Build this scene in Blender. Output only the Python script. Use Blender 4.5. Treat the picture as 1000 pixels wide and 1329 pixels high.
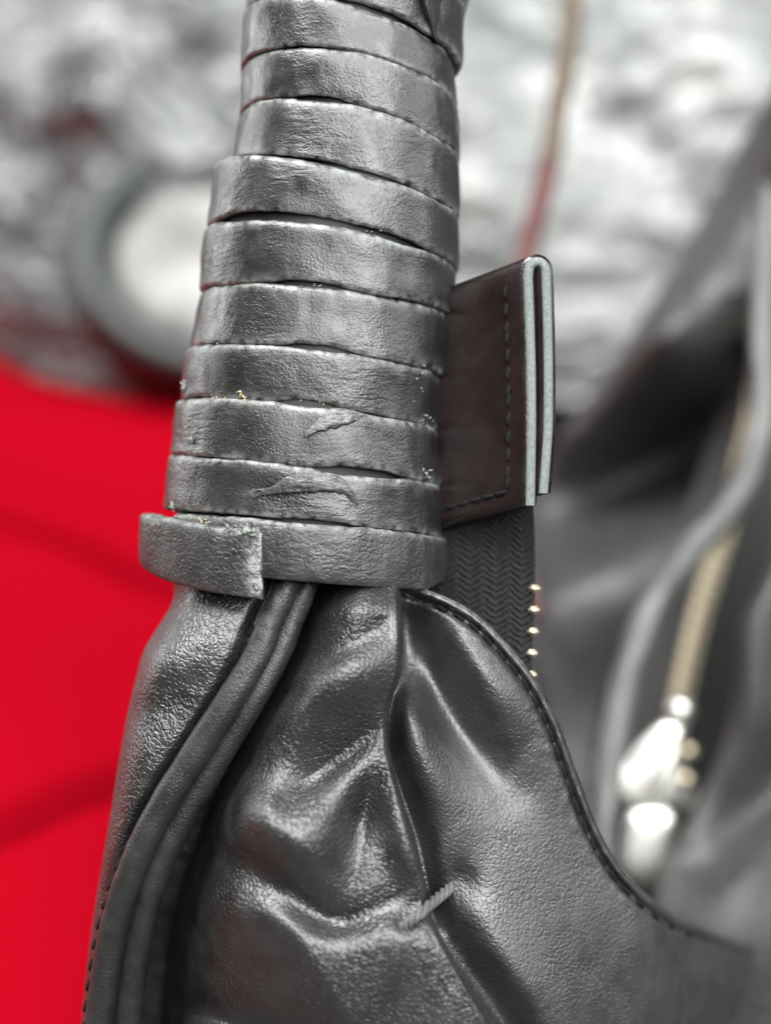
import bpy, math, random
import numpy as np
from mathutils import Matrix, Vector, Euler

random.seed(7)
rng = np.random.default_rng(7)
scene = bpy.context.scene
for o in list(bpy.data.objects):
    bpy.data.objects.remove(o)

# ------------------------------------------------------------------ camera, light
D = 180.0                                  # mm, distance of the plane in focus
PITCH = math.radians(30)                   # the camera looks down on the table
CAMZ = 0.205
RM = Euler((math.pi / 2 - PITCH, 0, 0)).to_matrix()
R = np.array(RM)
C = np.array([0.0, 0.0, CAMZ])

cam_d = bpy.data.cameras.new('camera')
cam = bpy.data.objects.new('camera', cam_d)
scene.collection.objects.link(cam)
cam.matrix_world = Matrix.Translation(C) @ RM.to_4x4()
cam_d.sensor_fit = 'HORIZONTAL'
cam_d.sensor_width = 36.0
cam_d.lens = 36.0 * D / 100.0
cam_d.sensor_fit = 'VERTICAL'
cam_d.sensor_height = 36.0
cam_d.lens = 36.0 * D / 132.9
cam_d.clip_start = 0.01
cam_d.clip_end = 50
cam_d.dof.use_dof = True
cam_d.dof.focus_distance = (D + 2.0) / 1000
APERTURE = 7.5                             # mm
cam_d.dof.aperture_fstop = cam_d.lens / APERTURE
cam_d.dof.aperture_blades = 0
scene.camera = cam

scene.view_settings.view_transform = 'Standard'
scene.view_settings.look = 'None'
scene.view_settings.exposure = 0.0
scene.view_settings.gamma = 1.0

world = bpy.data.worlds.new('World')
scene.world = world
world.use_nodes = True
bg = world.node_tree.nodes['Background']
bg.inputs['Color'].default_value = (0.93, 0.97, 1.0, 1)
bg.inputs['Strength'].default_value = 0.05


def lamp(name, az, el, dist, sx, sy, power, color=(1, 1, 1)):
    """A soft lamp panel seen from the bag at azimuth/elevation in the camera's frame."""
    d = bpy.data.lights.new(name, 'AREA')
    d.shape = 'RECTANGLE'
    d.size, d.size_y = sx, sy
    d.energy = power
    d.color = color
    o = bpy.data.objects.new(name, d)
    scene.collection.objects.link(o)
    a, e = math.radians(az), math.radians(el)
    v = np.array([math.sin(a) * math.cos(e), math.sin(e), math.cos(a) * math.cos(e)])
    tgt = C + R @ np.array([0, 0, -0.18])
    p = tgt + R @ v * dist
    o.location = p
    o.rotation_euler = (Vector(tgt) - Vector(p)).to_track_quat('-Z', 'Y').to_euler()
    return o


lamp('window_front', 16, 25, 1.25, 0.85, 1.0, 41, (0.98, 1.0, 0.98))
lamp('ceiling_panel', -38, 58, 1.3, 0.8, 0.7, 42, (1.0, 1.0, 0.98))
lamp('window_right', 72, 24, 1.4, 0.7, 0.9, 13, (0.98, 1.0, 0.99))
lamp('window_left', -116, 14, 1.4, 0.6, 1.1, 18, (0.98, 1.0, 1.0))

# ------------------------------------------------------------------ helpers
def P(px, py, w):
    """World point (m) of photo position px,py at w mm in front of the focus plane."""
    px, py, w = np.broadcast_arrays(np.asarray(px, float), np.asarray(py, float), np.asarray(w, float))
    k = (D - w) / D
    q = np.stack([(px - 500) / 10 * k, (664.5 - py) / 10 * k, w - D], -1) / 1000.0
    return q @ R.T + C


def hash2(ix, iy, seed):
    h = (ix.astype(np.int64) * 374761393 + iy.astype(np.int64) * 668265263 + seed * 2147483647) & 0xFFFFFFFF
    h = ((h ^ (h >> 13)) * 1274126177) & 0xFFFFFFFF
    h = (h ^ (h >> 16)) & 0xFFFFFFFF
    return h / 4294967295.0 * 2 - 1


def noise2(x, y, seed=0):
    x, y = np.broadcast_arrays(np.asarray(x, float), np.asarray(y, float))
    ix, iy = np.floor(x), np.floor(y)
    fx, fy = x - ix, y - iy
    sx, sy = fx * fx * fx * (fx * (fx * 6 - 15) + 10), fy * fy * fy * (fy * (fy * 6 - 15) + 10)
    def g(dx, dy):
        a = hash2(ix + dx, iy + dy, seed) * math.pi
        return np.cos(a) * (fx - dx) + np.sin(a) * (fy - dy)
    return 1.5 * ((g(0, 0) * (1 - sx) + g(1, 0) * sx) * (1 - sy) + (g(0, 1) * (1 - sx) + g(1, 1) * sx) * sy)


def fbm(x, y, seed=0, octaves=4, gain=0.5):
    t, a = 0, 1.0
    for i in range(octaves):
        t = t + a * noise2(x * 2 ** i + 13.7 * i, y * 2 ** i - 7.1 * i, seed + i)
        a *= gain
    return t


def catmull(pts, n):
    p = np.array(pts, float)
    p = np.vstack([2 * p[0] - p[1], p, 2 * p[-1] - p[-2]])
    seg = len(p) - 3
    t = np.linspace(0, seg, n)
    i = np.minimum(t.astype(int), seg - 1)
    f = (t - i)[:, None]
    a, b, c, d = p[i], p[i + 1], p[i + 2], p[i + 3]
    return 0.5 * (2 * b + (c - a) * f + (2 * a - 5 * b + 4 * c - d) * f ** 2 + (3 * b - a - 3 * c + d) * f ** 3)


def smooth(a, b, x):
    t = np.clip((x - a) / (b - a), 0, 1)
    return t * t * (3 - 2 * t)


def soften(w, n):
    for _ in range(n):
        w = np.pad(w, 1, mode='edge')
        w = (w[:-2] + 2 * w[1:-1] + w[2:]) / 4
        w = (w[:, :-2] + 2 * w[:, 1:-1] + w[:, 2:]) / 4
    return w


def curve_x(pts, y):
    """x of a boundary given as (x,y) points, smooth in y."""
    c = catmull(pts, 400)
    return np.interp(y, c[:, 1], c[:, 0])


def ridge(X, Y, pts, h, wl, wr):
    """Height of a ridge (or a crease, h<0) along a polyline; wl/wr are its widths left/right of its way."""
    n = len(pts)
    hs = list(h) if isinstance(h, (list, tuple)) else [0.0] + [h] * (n - 2) + [0.0] if n > 2 else [h] * n
    c = catmull([(p[0], p[1], q) for p, q in zip(pts, hs)], 8 * n)
    best = np.full(X.shape, 1e9); sd = np.zeros(X.shape); hv = np.zeros(X.shape)
    for a, b in zip(c[:-1], c[1:]):
        dx, dy = b[0] - a[0], b[1] - a[1]
        L2 = dx * dx + dy * dy + 1e-9
        t = np.clip(((X - a[0]) * dx + (Y - a[1]) * dy) / L2, 0, 1)
        ex, ey = X - a[0] - t * dx, Y - a[1] - t * dy
        d2 = ex * ex + ey * ey
        m = d2 < best
        best = np.where(m, d2, best)
        sd = np.where(m, (dx * ey - dy * ex) / np.sqrt(L2 * np.maximum(d2, 1e-6)), sd)
        hv = np.where(m, a[2] + t * (b[2] - a[2]), hv)
    w = wl + (wr - wl) * (0.5 + 0.5 * np.clip(sd, -1, 1))   # y grows downward: positive = right of travel on the picture
    return hv * np.exp(-best / (w * w))


def new_mesh(name, V, F, smooth_shade=True, attrs=None):
    me = bpy.data.meshes.new(name)
    V = np.asarray(V, np.float32).reshape(-1, 3)
    if isinstance(F, np.ndarray):
        n, k = F.shape
        me.vertices.add(len(V)); me.vertices.foreach_set('co', V.ravel())
        me.loops.add(n * k); me.loops.foreach_set('vertex_index', F.astype(np.int32).ravel())
        me.polygons.add(n); me.polygons.foreach_set('loop_start', np.arange(0, n * k, k, dtype=np.int32))
        me.update(calc_edges=True); me.validate()
    else:
        me.from_pydata([tuple(v) for v in V], [], F)
    if smooth_shade:
        me.polygons.foreach_set('use_smooth', np.ones(len(me.polygons), bool))
    for k, a in (attrs or {}).items():
        at = me.attributes.new(k, 'FLOAT', 'POINT')
        at.data.foreach_set('value', np.asarray(a, np.float32).ravel())
    me.update()
    return me


def grid_faces(nr, nc, wrap_c=False, wrap_r=False, off=0):
    r = np.arange(nr if wrap_r else nr - 1)
    c = np.arange(nc if wrap_c else nc - 1)
    rr, cc = np.meshgrid(r, c, indexing='ij')
    r2, c2 = (rr + 1) % nr, (cc + 1) % nc
    return (np.stack([rr * nc + cc, rr * nc + c2, r2 * nc + c2, r2 * nc + cc], -1).reshape(-1, 4) + off)


def solid_grid(V, back):
    """Sheet V (nr,nc,3) with its back layer and closed rim. -> verts, faces"""
    nr, nc = V.shape[:2]
    n = nr * nc
    f = grid_faces(nr, nc)
    b = f[:, ::-1] + n
    rim = np.concatenate([np.arange(nc), nc * np.arange(1, nr) + nc - 1,
                          (nr - 1) * nc + np.arange(nc - 2, -1, -1), nc * np.arange(nr - 2, 0, -1)])
    r2 = np.roll(rim, -1)
    s = np.stack([rim, rim + n, r2 + n, r2], -1)
    return np.concatenate([V.reshape(-1, 3), back.reshape(-1, 3)]), np.concatenate([f, b, s])


ROOT = {}


def thing(name, label, cat, loc, group=None):
    o = bpy.data.objects.new(name, None)
    scene.collection.objects.link(o)
    o.empty_display_size = 0.02
    o.location = loc
    o['label'] = label
    o['category'] = cat
    if group:
        o['group'] = group
    return o


def origin_of(o):
    v = np.zeros(3)
    while o is not None:
        v = v + np.array(o.location)
        o = o.parent
    return v


def obj(name, V, F, mat, parent=None, label=None, attrs=None, smooth_shade=True, kind=None):
    """One mesh object; V in world metres, stored relative to its parent's place."""
    V = np.asarray(V, float).reshape(-1, 3)
    if parent is not None:
        V = V - origin_of(parent)
    me = new_mesh(name, V, F, smooth_shade, attrs)
    o = bpy.data.objects.new(name, me)
    scene.collection.objects.link(o)
    me.materials.append(mat)
    o.parent = parent
    if label:
        o['label'] = label
    if kind:
        o['kind'] = kind
    return o


def place(name, me, pos, xaxis, zaxis, parent, scale=1.0):
    """An instance of a small shared mesh at pos, its x along xaxis and z near zaxis."""
    o = bpy.data.objects.new(name, me)
    scene.collection.objects.link(o)
    x = Vector(xaxis).normalized()
    z = Vector(zaxis); z = (z - x * z.dot(x)).normalized()
    y = z.cross(x)
    M = Matrix((x, y, z)).transposed().to_4x4()
    o.parent = parent
    o.matrix_local = Matrix.Translation(Vector(np.asarray(pos) - origin_of(parent))) @ M @ Matrix.Diagonal((scale, scale, scale, 1))
    return o


def tube(pts, rad, n=120, seg=24, flat=1.0, wob=0.0, seed=3, twist=0.0):
    """Sweep along pts [(px,py,w)], radius (mm, number or list) -> V,F. Flat squeezes it along the view."""
    c = catmull(pts, n)
    if isinstance(rad, (list, tuple)):
        r = np.interp(np.linspace(0, 1, n), np.linspace(0, 1, len(rad)), rad)
    else:
        r = np.full(n, float(rad))
    w = P(c[:, 0], c[:, 1], c[:, 2])
    t = np.gradient(w, axis=0); t /= np.linalg.norm(t, axis=1)[:, None]
    fwd = R @ np.array([0, 0, 1.0])
    s = np.cross(t, fwd); s /= np.linalg.norm(s, axis=1)[:, None]
    u = np.cross(s, t)
    a = np.linspace(0, 2 * math.pi, seg, endpoint=False)
    A, I = np.meshgrid(a, np.arange(n))
    rr = r[:, None] * (1 + wob * noise2(I * 0.12, A * 1.2, seed)) / 1000
    if twist:
        rr = rr * (1 + 0.16 * np.abs(np.sin(1.5 * A + twist * I)) - 0.1)
    V = w[:, None] + s[:, None] * (np.cos(A) * rr)[..., None] + u[:, None] * (np.sin(A) * rr * flat)[..., None]
    F = grid_faces(n, seg, wrap_c=True)
    caps0 = [list(range(seg))[::-1], list(range((n - 1) * seg, n * seg))]
    V2 = np.concatenate([V.reshape(-1, 3), w[:1], w[-1:]])
    i = np.arange(seg)
    k0, k1 = n * seg, n * seg + 1
    f0 = np.stack([np.full(seg, k0), (i + 1) % seg, i, np.full(seg, k0)], -1)[:, :3]
    f1 = np.stack([np.full(seg, k1), (n - 1) * seg + i, (n - 1) * seg + (i + 1) % seg], -1)
    return V2, [tuple(x) for x in F] + [tuple(x) for x in f0] + [tuple(x) for x in f1]


# ------------------------------------------------------------------ materials
def mat_new(name):
    m = bpy.data.materials.new(name)
    m.use_nodes = True
    nt = m.node_tree
    return m, nt, nt.nodes['Principled BSDF']


def leather(name, base=(0.021, 0.0213, 0.021), rough=0.42, spec=0.55, cell=0.85, bump=0.10, micro=0.03,
            stretch=(1, 1, 1), wear_glint=0.6, mottling=0.25, streak=0.0):
    m, nt, b = mat_new(name)
    N, Lk = nt.nodes, nt.links
    tc = N.new('ShaderNodeTexCoord')
    mp = N.new('ShaderNodeMapping'); mp.inputs['Scale'].default_value = stretch
    mp.inputs['Rotation'].default_value = (math.pi / 2 - PITCH, 0, 0) if False else (0, 0, 0)
    Lk.new(tc.outputs['Object'], mp.inputs['Vector'])
    wn = N.new('ShaderNodeTexNoise'); wn.inputs['Scale'].default_value = 1300; wn.inputs['Detail'].default_value = 1
    Lk.new(mp.outputs['Vector'], wn.inputs['Vector'])
    add = N.new('ShaderNodeVectorMath'); add.operation = 'MULTIPLY_ADD'
    Lk.new(wn.outputs['Color'], add.inputs[0]); add.inputs[1].default_value = (0.00038,) * 3
    Lk.new(mp.outputs['Vector'], add.inputs[2])
    vo = N.new('ShaderNodeTexVoronoi'); vo.feature = 'DISTANCE_TO_EDGE'; vo.inputs['Scale'].default_value = 1000 / cell
    Lk.new(add.outputs['Vector'], vo.inputs['Vector'])
    v2 = N.new('ShaderNodeTexVoronoi'); v2.feature = 'F1'; v2.inputs['Scale'].default_value = 2300 / cell
    Lk.new(add.outputs['Vector'], v2.inputs['Vector'])
    # patches where the grain is rubbed flat
    pn = N.new('ShaderNodeTexNoise'); pn.inputs['Scale'].default_value = 110; pn.inputs['Detail'].default_value = 3
    Lk.new(tc.outputs['Object'], pn.inputs['Vector'])
    pr = N.new('ShaderNodeMapRange'); pr.inputs['From Min'].default_value = 0.35; pr.inputs['From Max'].default_value = 0.65
    pr.inputs['To Min'].default_value = 0.45; pr.inputs['To Max'].default_value = 1.0
    Lk.new(pn.outputs['Fac'], pr.inputs['Value'])
    inv = N.new('ShaderNodeMath'); inv.operation = 'MULTIPLY_ADD'
    se = N.new('ShaderNodeMapRange'); se.interpolation_type = 'SMOOTHERSTEP'; se.inputs['From Min'].default_value = -0.02; se.inputs['From Max'].default_value = 0.32
    Lk.new(vo.outputs['Distance'], se.inputs['Value'])
    Lk.new(se.outputs['Result'], inv.inputs[0]); inv.inputs[1].default_value = 1.0; inv.inputs[2].default_value = 0.0
    sm = N.new('ShaderNodeMath'); sm.operation = 'MULTIPLY_ADD'
    Lk.new(v2.outputs['Distance'], sm.inputs[0]); sm.inputs[1].default_value = -0.2
    Lk.new(inv.outputs[0], sm.inputs[2])
    bn = N.new('ShaderNodeTexNoise'); bn.inputs['Scale'].default_value = 1500; bn.inputs['Detail'].default_value = 1
    Lk.new(tc.outputs['Object'], bn.inputs['Vector'])
    br_ = N.new('ShaderNodeMapRange'); br_.inputs['From Min'].default_value = 0.36; br_.inputs['From Max'].default_value = 0.58
    br_.inputs['To Min'].default_value = 0.4
    Lk.new(bn.outputs['Fac'], br_.inputs['Value'])
    bk = N.new('ShaderNodeMath'); bk.operation = 'MULTIPLY'
    Lk.new(pr.outputs['Result'], bk.inputs[0]); Lk.new(br_.outputs['Result'], bk.inputs[1])
    sb = N.new('ShaderNodeMath'); sb.operation = 'SUBTRACT'; sb.inputs[1].default_value = 1.0
    Lk.new(sm.outputs[0], sb.inputs[0])
    ht = N.new('ShaderNodeMath'); ht.operation = 'MULTIPLY'
    Lk.new(sb.outputs[0], ht.inputs[0]); Lk.new(bk.outputs[0], ht.inputs[1])
    b1 = N.new('ShaderNodeBump'); b1.inputs['Strength'].default_value = 1.0; b1.inputs['Distance'].default_value = bump / 1000 * cell
    Lk.new(ht.outputs[0], b1.inputs['Height'])
    mn = N.new('ShaderNodeTexNoise'); mn.inputs['Scale'].default_value = 3500; mn.inputs['Detail'].default_value = 3
    Lk.new(tc.outputs['Object'], mn.inputs['Vector'])
    b2 = N.new('ShaderNodeBump'); b2.inputs['Strength'].default_value = 1.0; b2.inputs['Distance'].default_value = micro / 1000
    Lk.new(mn.outputs['Fac'], b2.inputs['Height']); Lk.new(b1.outputs['Normal'], b2.inputs['Normal'])
    last = b2
    if streak:                 # fine cracks running round the strap
        vr = N.new('ShaderNodeVectorRotate'); vr.rotation_type = 'X_AXIS'; vr.inputs['Angle'].default_value = PITCH
        Lk.new(tc.outputs['Object'], vr.inputs['Vector'])
        m3 = N.new('ShaderNodeMapping'); m3.inputs['Scale'].default_value = (0.33, 0.33, 1)
        Lk.new(vr.outputs['Vector'], m3.inputs['Vector'])
        sn = N.new('ShaderNodeTexNoise'); sn.inputs['Scale'].default_value = 1500; sn.inputs['Detail'].default_value = 4; sn.inputs['Distortion'].default_value = 0.4
        Lk.new(m3.outputs['Vector'], sn.inputs['Vector'])
        p2 = N.new('ShaderNodeTexNoise'); p2.inputs['Scale'].default_value = 75; p2.inputs['Detail'].default_value = 2
        Lk.new(tc.outputs['Object'], p2.inputs['Vector'])
        p3_ = N.new('ShaderNodeMapRange'); p3_.inputs['From Min'].default_value = 0.42; p3_.inputs['From Max'].default_value = 0.62; p3_.inputs['To Min'].default_value = 0.15
        Lk.new(p2.outputs['Fac'], p3_.inputs['Value'])
        sm2 = N.new('ShaderNodeMath'); sm2.operation = 'MULTIPLY'
        Lk.new(sn.outputs['Fac'], sm2.inputs[0]); Lk.new(p3_.outputs['Result'], sm2.inputs[1])
        last = N.new('ShaderNodeBump'); last.inputs['Strength'].default_value = 1.0; last.inputs['Distance'].default_value = streak * 2.2 / 1000
        Lk.new(sm2.outputs[0], last.inputs['Height']); Lk.new(b2.outputs['Normal'], last.inputs['Normal'])
    Lk.new(last.outputs['Normal'], b.inputs['Normal'])
    # colour: black leather with slight dye variation and grey edges, part scuffing, part painted highlight
    dn = N.new('ShaderNodeTexNoise'); dn.inputs['Scale'].default_value = 260; dn.inputs['Detail'].default_value = 6
    Lk.new(tc.outputs['Object'], dn.inputs['Vector'])
    cr = N.new('ShaderNodeMapRange'); cr.inputs['From Min'].default_value = 0.3; cr.inputs['From Max'].default_value = 0.7
    cr.inputs['To Min'].default_value = 1 - mottling; cr.inputs['To Max'].default_value = 1 + mottling
    Lk.new(dn.outputs['Fac'], cr.inputs['Value'])
    mul = N.new('ShaderNodeMix'); mul.data_type = 'RGBA'; mul.blend_type = 'MULTIPLY'; mul.inputs['Factor'].default_value = 1
    mul.inputs['A'].default_value = (*base, 1)
    Lk.new(cr.outputs['Result'], mul.inputs['B'])
    wa = N.new('ShaderNodeAttribute'); wa.attribute_name = 'wear_glint'
    sc = N.new('ShaderNodeTexNoise'); sc.inputs['Scale'].default_value = 900; sc.inputs['Detail'].default_value = 5
    Lk.new(tc.outputs['Object'], sc.inputs['Vector'])
    wr_ = N.new('ShaderNodeMapRange'); wr_.inputs['From Min'].default_value = 0.32; wr_.inputs['From Max'].default_value = 0.6
    Lk.new(sc.outputs['Fac'], wr_.inputs['Value'])
    wm = N.new('ShaderNodeMath'); wm.operation = 'MULTIPLY'
    Lk.new(wa.outputs['Fac'], wm.inputs[0]); Lk.new(wr_.outputs['Result'], wm.inputs[1])
    wm2 = N.new('ShaderNodeMath'); wm2.operation = 'MULTIPLY'; wm2.use_clamp = True
    Lk.new(wm.outputs[0], wm2.inputs[0]); wm2.inputs[1].default_value = wear_glint
    mx = N.new('ShaderNodeMix'); mx.data_type = 'RGBA'
    Lk.new(wm2.outputs[0], mx.inputs['Factor']); Lk.new(mul.outputs['Result'], mx.inputs['A'])
    mx.inputs['B'].default_value = (0.27, 0.28, 0.27, 1)
    Lk.new(mx.outputs['Result'], b.inputs['Base Color'])
    rr = N.new('ShaderNodeMapRange'); rr.inputs['From Min'].default_value = 0.3; rr.inputs['From Max'].default_value = 0.7
    rr.inputs['To Min'].default_value = rough - 0.07; rr.inputs['To Max'].default_value = rough + 0.08
    Lk.new(dn.outputs['Fac'], rr.inputs['Value'])
    Lk.new(rr.outputs['Result'], b.inputs['Roughness'])
    b.inputs['Specular IOR Level'].default_value = spec
    b.inputs['IOR'].default_value = 1.5
    return m


def plain(name, col, rough=0.5, metal=0.0, spec=0.5, bump=0.0, bscale=800, var=0.15, coat=0.0):
    m, nt, b = mat_new(name)
    N, Lk = nt.nodes, nt.links
    tc = N.new('ShaderNodeTexCoord')
    n = N.new('ShaderNodeTexNoise'); n.inputs['Scale'].default_value = bscale; n.inputs['Detail'].default_value = 5
    Lk.new(tc.outputs['Object'], n.inputs['Vector'])
    cr = N.new('ShaderNodeMapRange'); cr.inputs['From Min'].default_value = 0.3; cr.inputs['From Max'].default_value = 0.7
    cr.inputs['To Min'].default_value = 1 - var; cr.inputs['To Max'].default_value = 1 + var
    Lk.new(n.outputs['Fac'], cr.inputs['Value'])
    mul = N.new('ShaderNodeMix'); mul.data_type = 'RGBA'; mul.blend_type = 'MULTIPLY'; mul.inputs['Factor'].default_value = 1
    mul.inputs['A'].default_value = (*col, 1)
    Lk.new(cr.outputs['Result'], mul.inputs['B'])
    Lk.new(mul.outputs['Result'], b.inputs['Base Color'])
    b.inputs['Roughness'].default_value = rough
    b.inputs['Metallic'].default_value = metal
    b.inputs['Specular IOR Level'].default_value = spec
    b.inputs['Coat Weight'].default_value = coat
    if bump:
        bp = N.new('ShaderNodeBump'); bp.inputs['Strength'].default_value = 1; bp.inputs['Distance'].default_value = bump / 1000
        Lk.new(n.outputs['Fac'], bp.inputs['Height']); Lk.new(bp.outputs['Normal'], b.inputs['Normal'])
    return m


M_STRAP = leather('strap_leather', base=(0.009, 0.0092, 0.009), rough=0.38, spec=0.68, cell=0.5, bump=0.05, micro=0.015, wear_glint=0.85, streak=0.07)
M_BIND = leather('binding_leather', base=(0.014, 0.0143, 0.014), rough=0.48, spec=0.75, cell=0.7, bump=0.08, micro=0.02, wear_glint=0.8, streak=0.09)
M_SOFT = leather('soft_leather', base=(0.009, 0.0092, 0.009), rough=0.43, spec=0.95, cell=0.66, bump=0.15, micro=0.008, wear_glint=0.4)
M_END = leather('end_leather', base=(0.012, 0.0122, 0.012), rough=0.46, spec=0.95, cell=0.66, bump=0.075, micro=0.006, wear_glint=0.4)
M_WELT = leather('welt_leather', base=(0.012, 0.0122, 0.012), rough=0.5, spec=0.5, cell=0.5, bump=0.10, micro=0.02, wear_glint=0.4)
M_FAR = leather('far_leather', base=(0.022, 0.022, 0.0225), rough=0.45, spec=0.9, cell=1.0, bump=0.2, micro=0.02)
M_LIP = leather('rim_leather', base=(0.055, 0.056, 0.056), rough=0.45, spec=0.8, cell=1.0, bump=0.1, micro=0.02)
M_TAB = leather('tab_leather', base=(0.010, 0.0055, 0.0055), rough=0.24, spec=0.6, cell=0.5, bump=0.03, micro=0.01)  # base reddened to stand in for the red cloth's reflection
M_RAW = plain('raw_leather_edge', (0.13, 0.145, 0.145), 0.85, bump=0.06, bscale=2500, var=0.25)
M_THREAD = plain('black_thread', (0.009, 0.009, 0.009), 0.8, spec=0.1, bump=0.05, bscale=3000)
M_THREAD2 = plain('grey_thread', (0.075, 0.078, 0.075), 0.65, bump=0.05, bscale=3000)
M_CORE = plain('handle_core_leather', (0.012, 0.012, 0.012), 0.7, bump=0.05)
M_GLUE = plain('dried_glue', (0.15, 0.157, 0.15), 0.55, bump=0.12, bscale=2500, var=0.45)
M_AMBER = plain('amber_glue', (0.30, 0.24, 0.13), 0.35, bump=0.08, bscale=2000, var=0.4)
M_TAPE = plain('woven_tape', (0.011, 0.011, 0.012), 0.85, spec=0.25, bump=0.05, bscale=3500, var=0.4)
M_BRASS = plain('pale_brass', (0.62, 0.54, 0.40), 0.48, metal=1.0, bscale=900)
M_NICKEL = plain('pale_nickel', (0.80, 0.79, 0.75), 0.38, metal=1.0, bscale=600, var=0.06)
M_LINING = plain('dark_lining', (0.020, 0.019, 0.019), 0.85, bump=0.05, bscale=1500)
M_CORD_B = plain('brown_cord', (0.085, 0.062, 0.045), 0.8, bump=0.1, bscale=1500)
M_CORD_R = plain('red_cord', (0.085, 0.03, 0.028), 0.8, bump=0.1, bscale=1500)
M_RED = plain('red_cloth', (0.215, 0.0012, 0.006), 0.95, spec=0.0, bump=0.15, bscale=700, var=0.06)
M_TABLE = plain('grey_table', (0.07, 0.07, 0.07), 0.6, bscale=60)
M_RING = plain('dark_rim', (0.012, 0.016, 0.016), 0.5, bscale=40)
M_DISC = plain('white_lid', (0.17, 0.17, 0.163), 0.5, bscale=38, var=0.85)

# ------------------------------------------------------------------ the setting
def world_grid(x, y, z):
    return np.stack([x, y, z], -1)


V = np.array([[-1.6, -0.6, -0.045], [1.6, -0.6, -0.045], [1.6, 2.2, -0.045], [-1.6, 2.2, -0.045],
              [-1.6, -0.6, -0.08], [1.6, -0.6, -0.08], [1.6, 2.2, -0.08], [-1.6, 2.2, -0.08]])
t = obj('table', V, [(0, 1, 2, 3), (7, 6, 5, 4), (0, 4, 5, 1), (1, 5, 6, 2), (2, 6, 7, 3), (3, 7, 4, 0)], M_TABLE, smooth_shade=False, kind='structure')


def on_table(px, py, z=0.0):
    d = P(px, py, 0.0) - C
    return C + d * ((z - C[2]) / d[2])


# red cloth
xs, ys = np.linspace(-0.75, -0.045, 300), np.linspace(0.10, 0.72, 260)
X, Y = np.meshgrid(xs, ys)
Z = 0.010 * fbm(X * 3.5, Y * 3.5, 5, 3) + 0.0012 * fbm(X * 14, Y * 14, 9, 2)
def wfold(pxs, h, wl, wr):
    pts = [tuple(on_table(*p)[:2]) for p in pxs]
    return ridge(X, Y, pts, h, wl, wr)
Z = Z + wfold([(-160, 600), (0, 655), (90, 690), (190, 735), (300, 760)], [-0.016] * 5, 0.003, 0.005)
Z = Z + wfold([(-160, 570), (0, 622), (100, 660), (210, 705), (300, 730)], [0.003] * 5, 0.016, 0.012)
Z = Z + wfold([(-200, 1170), (0, 1098), (90, 1060), (180, 1030), (260, 1010)], [-0.012] * 5, 0.003, 0.0045)
Z = Z + wfold([(-200, 1130), (0, 1060), (90, 1025), (180, 995), (260, 975)], [0.002] * 5, 0.012, 0.010)
V = world_grid(X, Y, Z)
Vv, F = solid_grid(V, V - np.array([0, 0, 0.0015]))
o = obj('red_cloth', Vv, F, M_RED)
o['label'] = 'bright red cloth spread out with soft creases beneath the bag'
o['category'] = 'cloth'

# heap of clear plastic wrapping
def plastic():
    m, nt, b = mat_new('crinkled_plastic')
    N, Lk = nt.nodes, nt.links
    tc = N.new('ShaderNodeTexCoord')
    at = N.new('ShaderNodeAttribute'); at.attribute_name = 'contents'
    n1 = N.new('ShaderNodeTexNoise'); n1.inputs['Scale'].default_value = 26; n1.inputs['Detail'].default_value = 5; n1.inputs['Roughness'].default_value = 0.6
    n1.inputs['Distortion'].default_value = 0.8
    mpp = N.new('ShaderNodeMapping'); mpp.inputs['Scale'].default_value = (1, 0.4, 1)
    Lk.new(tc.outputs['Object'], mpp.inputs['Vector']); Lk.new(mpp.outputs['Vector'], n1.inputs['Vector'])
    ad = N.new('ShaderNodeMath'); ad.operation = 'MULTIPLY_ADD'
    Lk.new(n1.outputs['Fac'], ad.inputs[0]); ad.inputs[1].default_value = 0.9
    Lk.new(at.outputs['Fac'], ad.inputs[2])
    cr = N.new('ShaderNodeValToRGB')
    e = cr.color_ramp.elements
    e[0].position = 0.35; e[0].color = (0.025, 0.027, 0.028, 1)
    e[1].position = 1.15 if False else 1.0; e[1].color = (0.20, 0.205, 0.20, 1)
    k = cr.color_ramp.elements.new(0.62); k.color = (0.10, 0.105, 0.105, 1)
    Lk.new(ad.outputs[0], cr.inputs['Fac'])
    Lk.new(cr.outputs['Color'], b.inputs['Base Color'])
    n2 = N.new('ShaderNodeTexNoise'); n2.inputs['Scale'].default_value = 70; n2.inputs['Detail'].default_value = 4; n2.inputs['Distortion'].default_value = 1.0
    Lk.new(tc.outputs['Object'], n2.inputs['Vector'])
    bp = N.new('ShaderNodeBump'); bp.inputs['Strength'].default_value = 1; bp.inputs['Distance'].default_value = 0.006
    Lk.new(n2.outputs['Fac'], bp.inputs['Height']); Lk.new(bp.outputs['Normal'], b.inputs['Normal'])
    b.inputs['Roughness'].default_value = 0.22
    b.inputs['Specular IOR Level'].default_value = 0.7
    b.inputs['Coat Weight'].default_value = 0.5
    b.inputs['Coat Roughness'].default_value = 0.12
    return m


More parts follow.
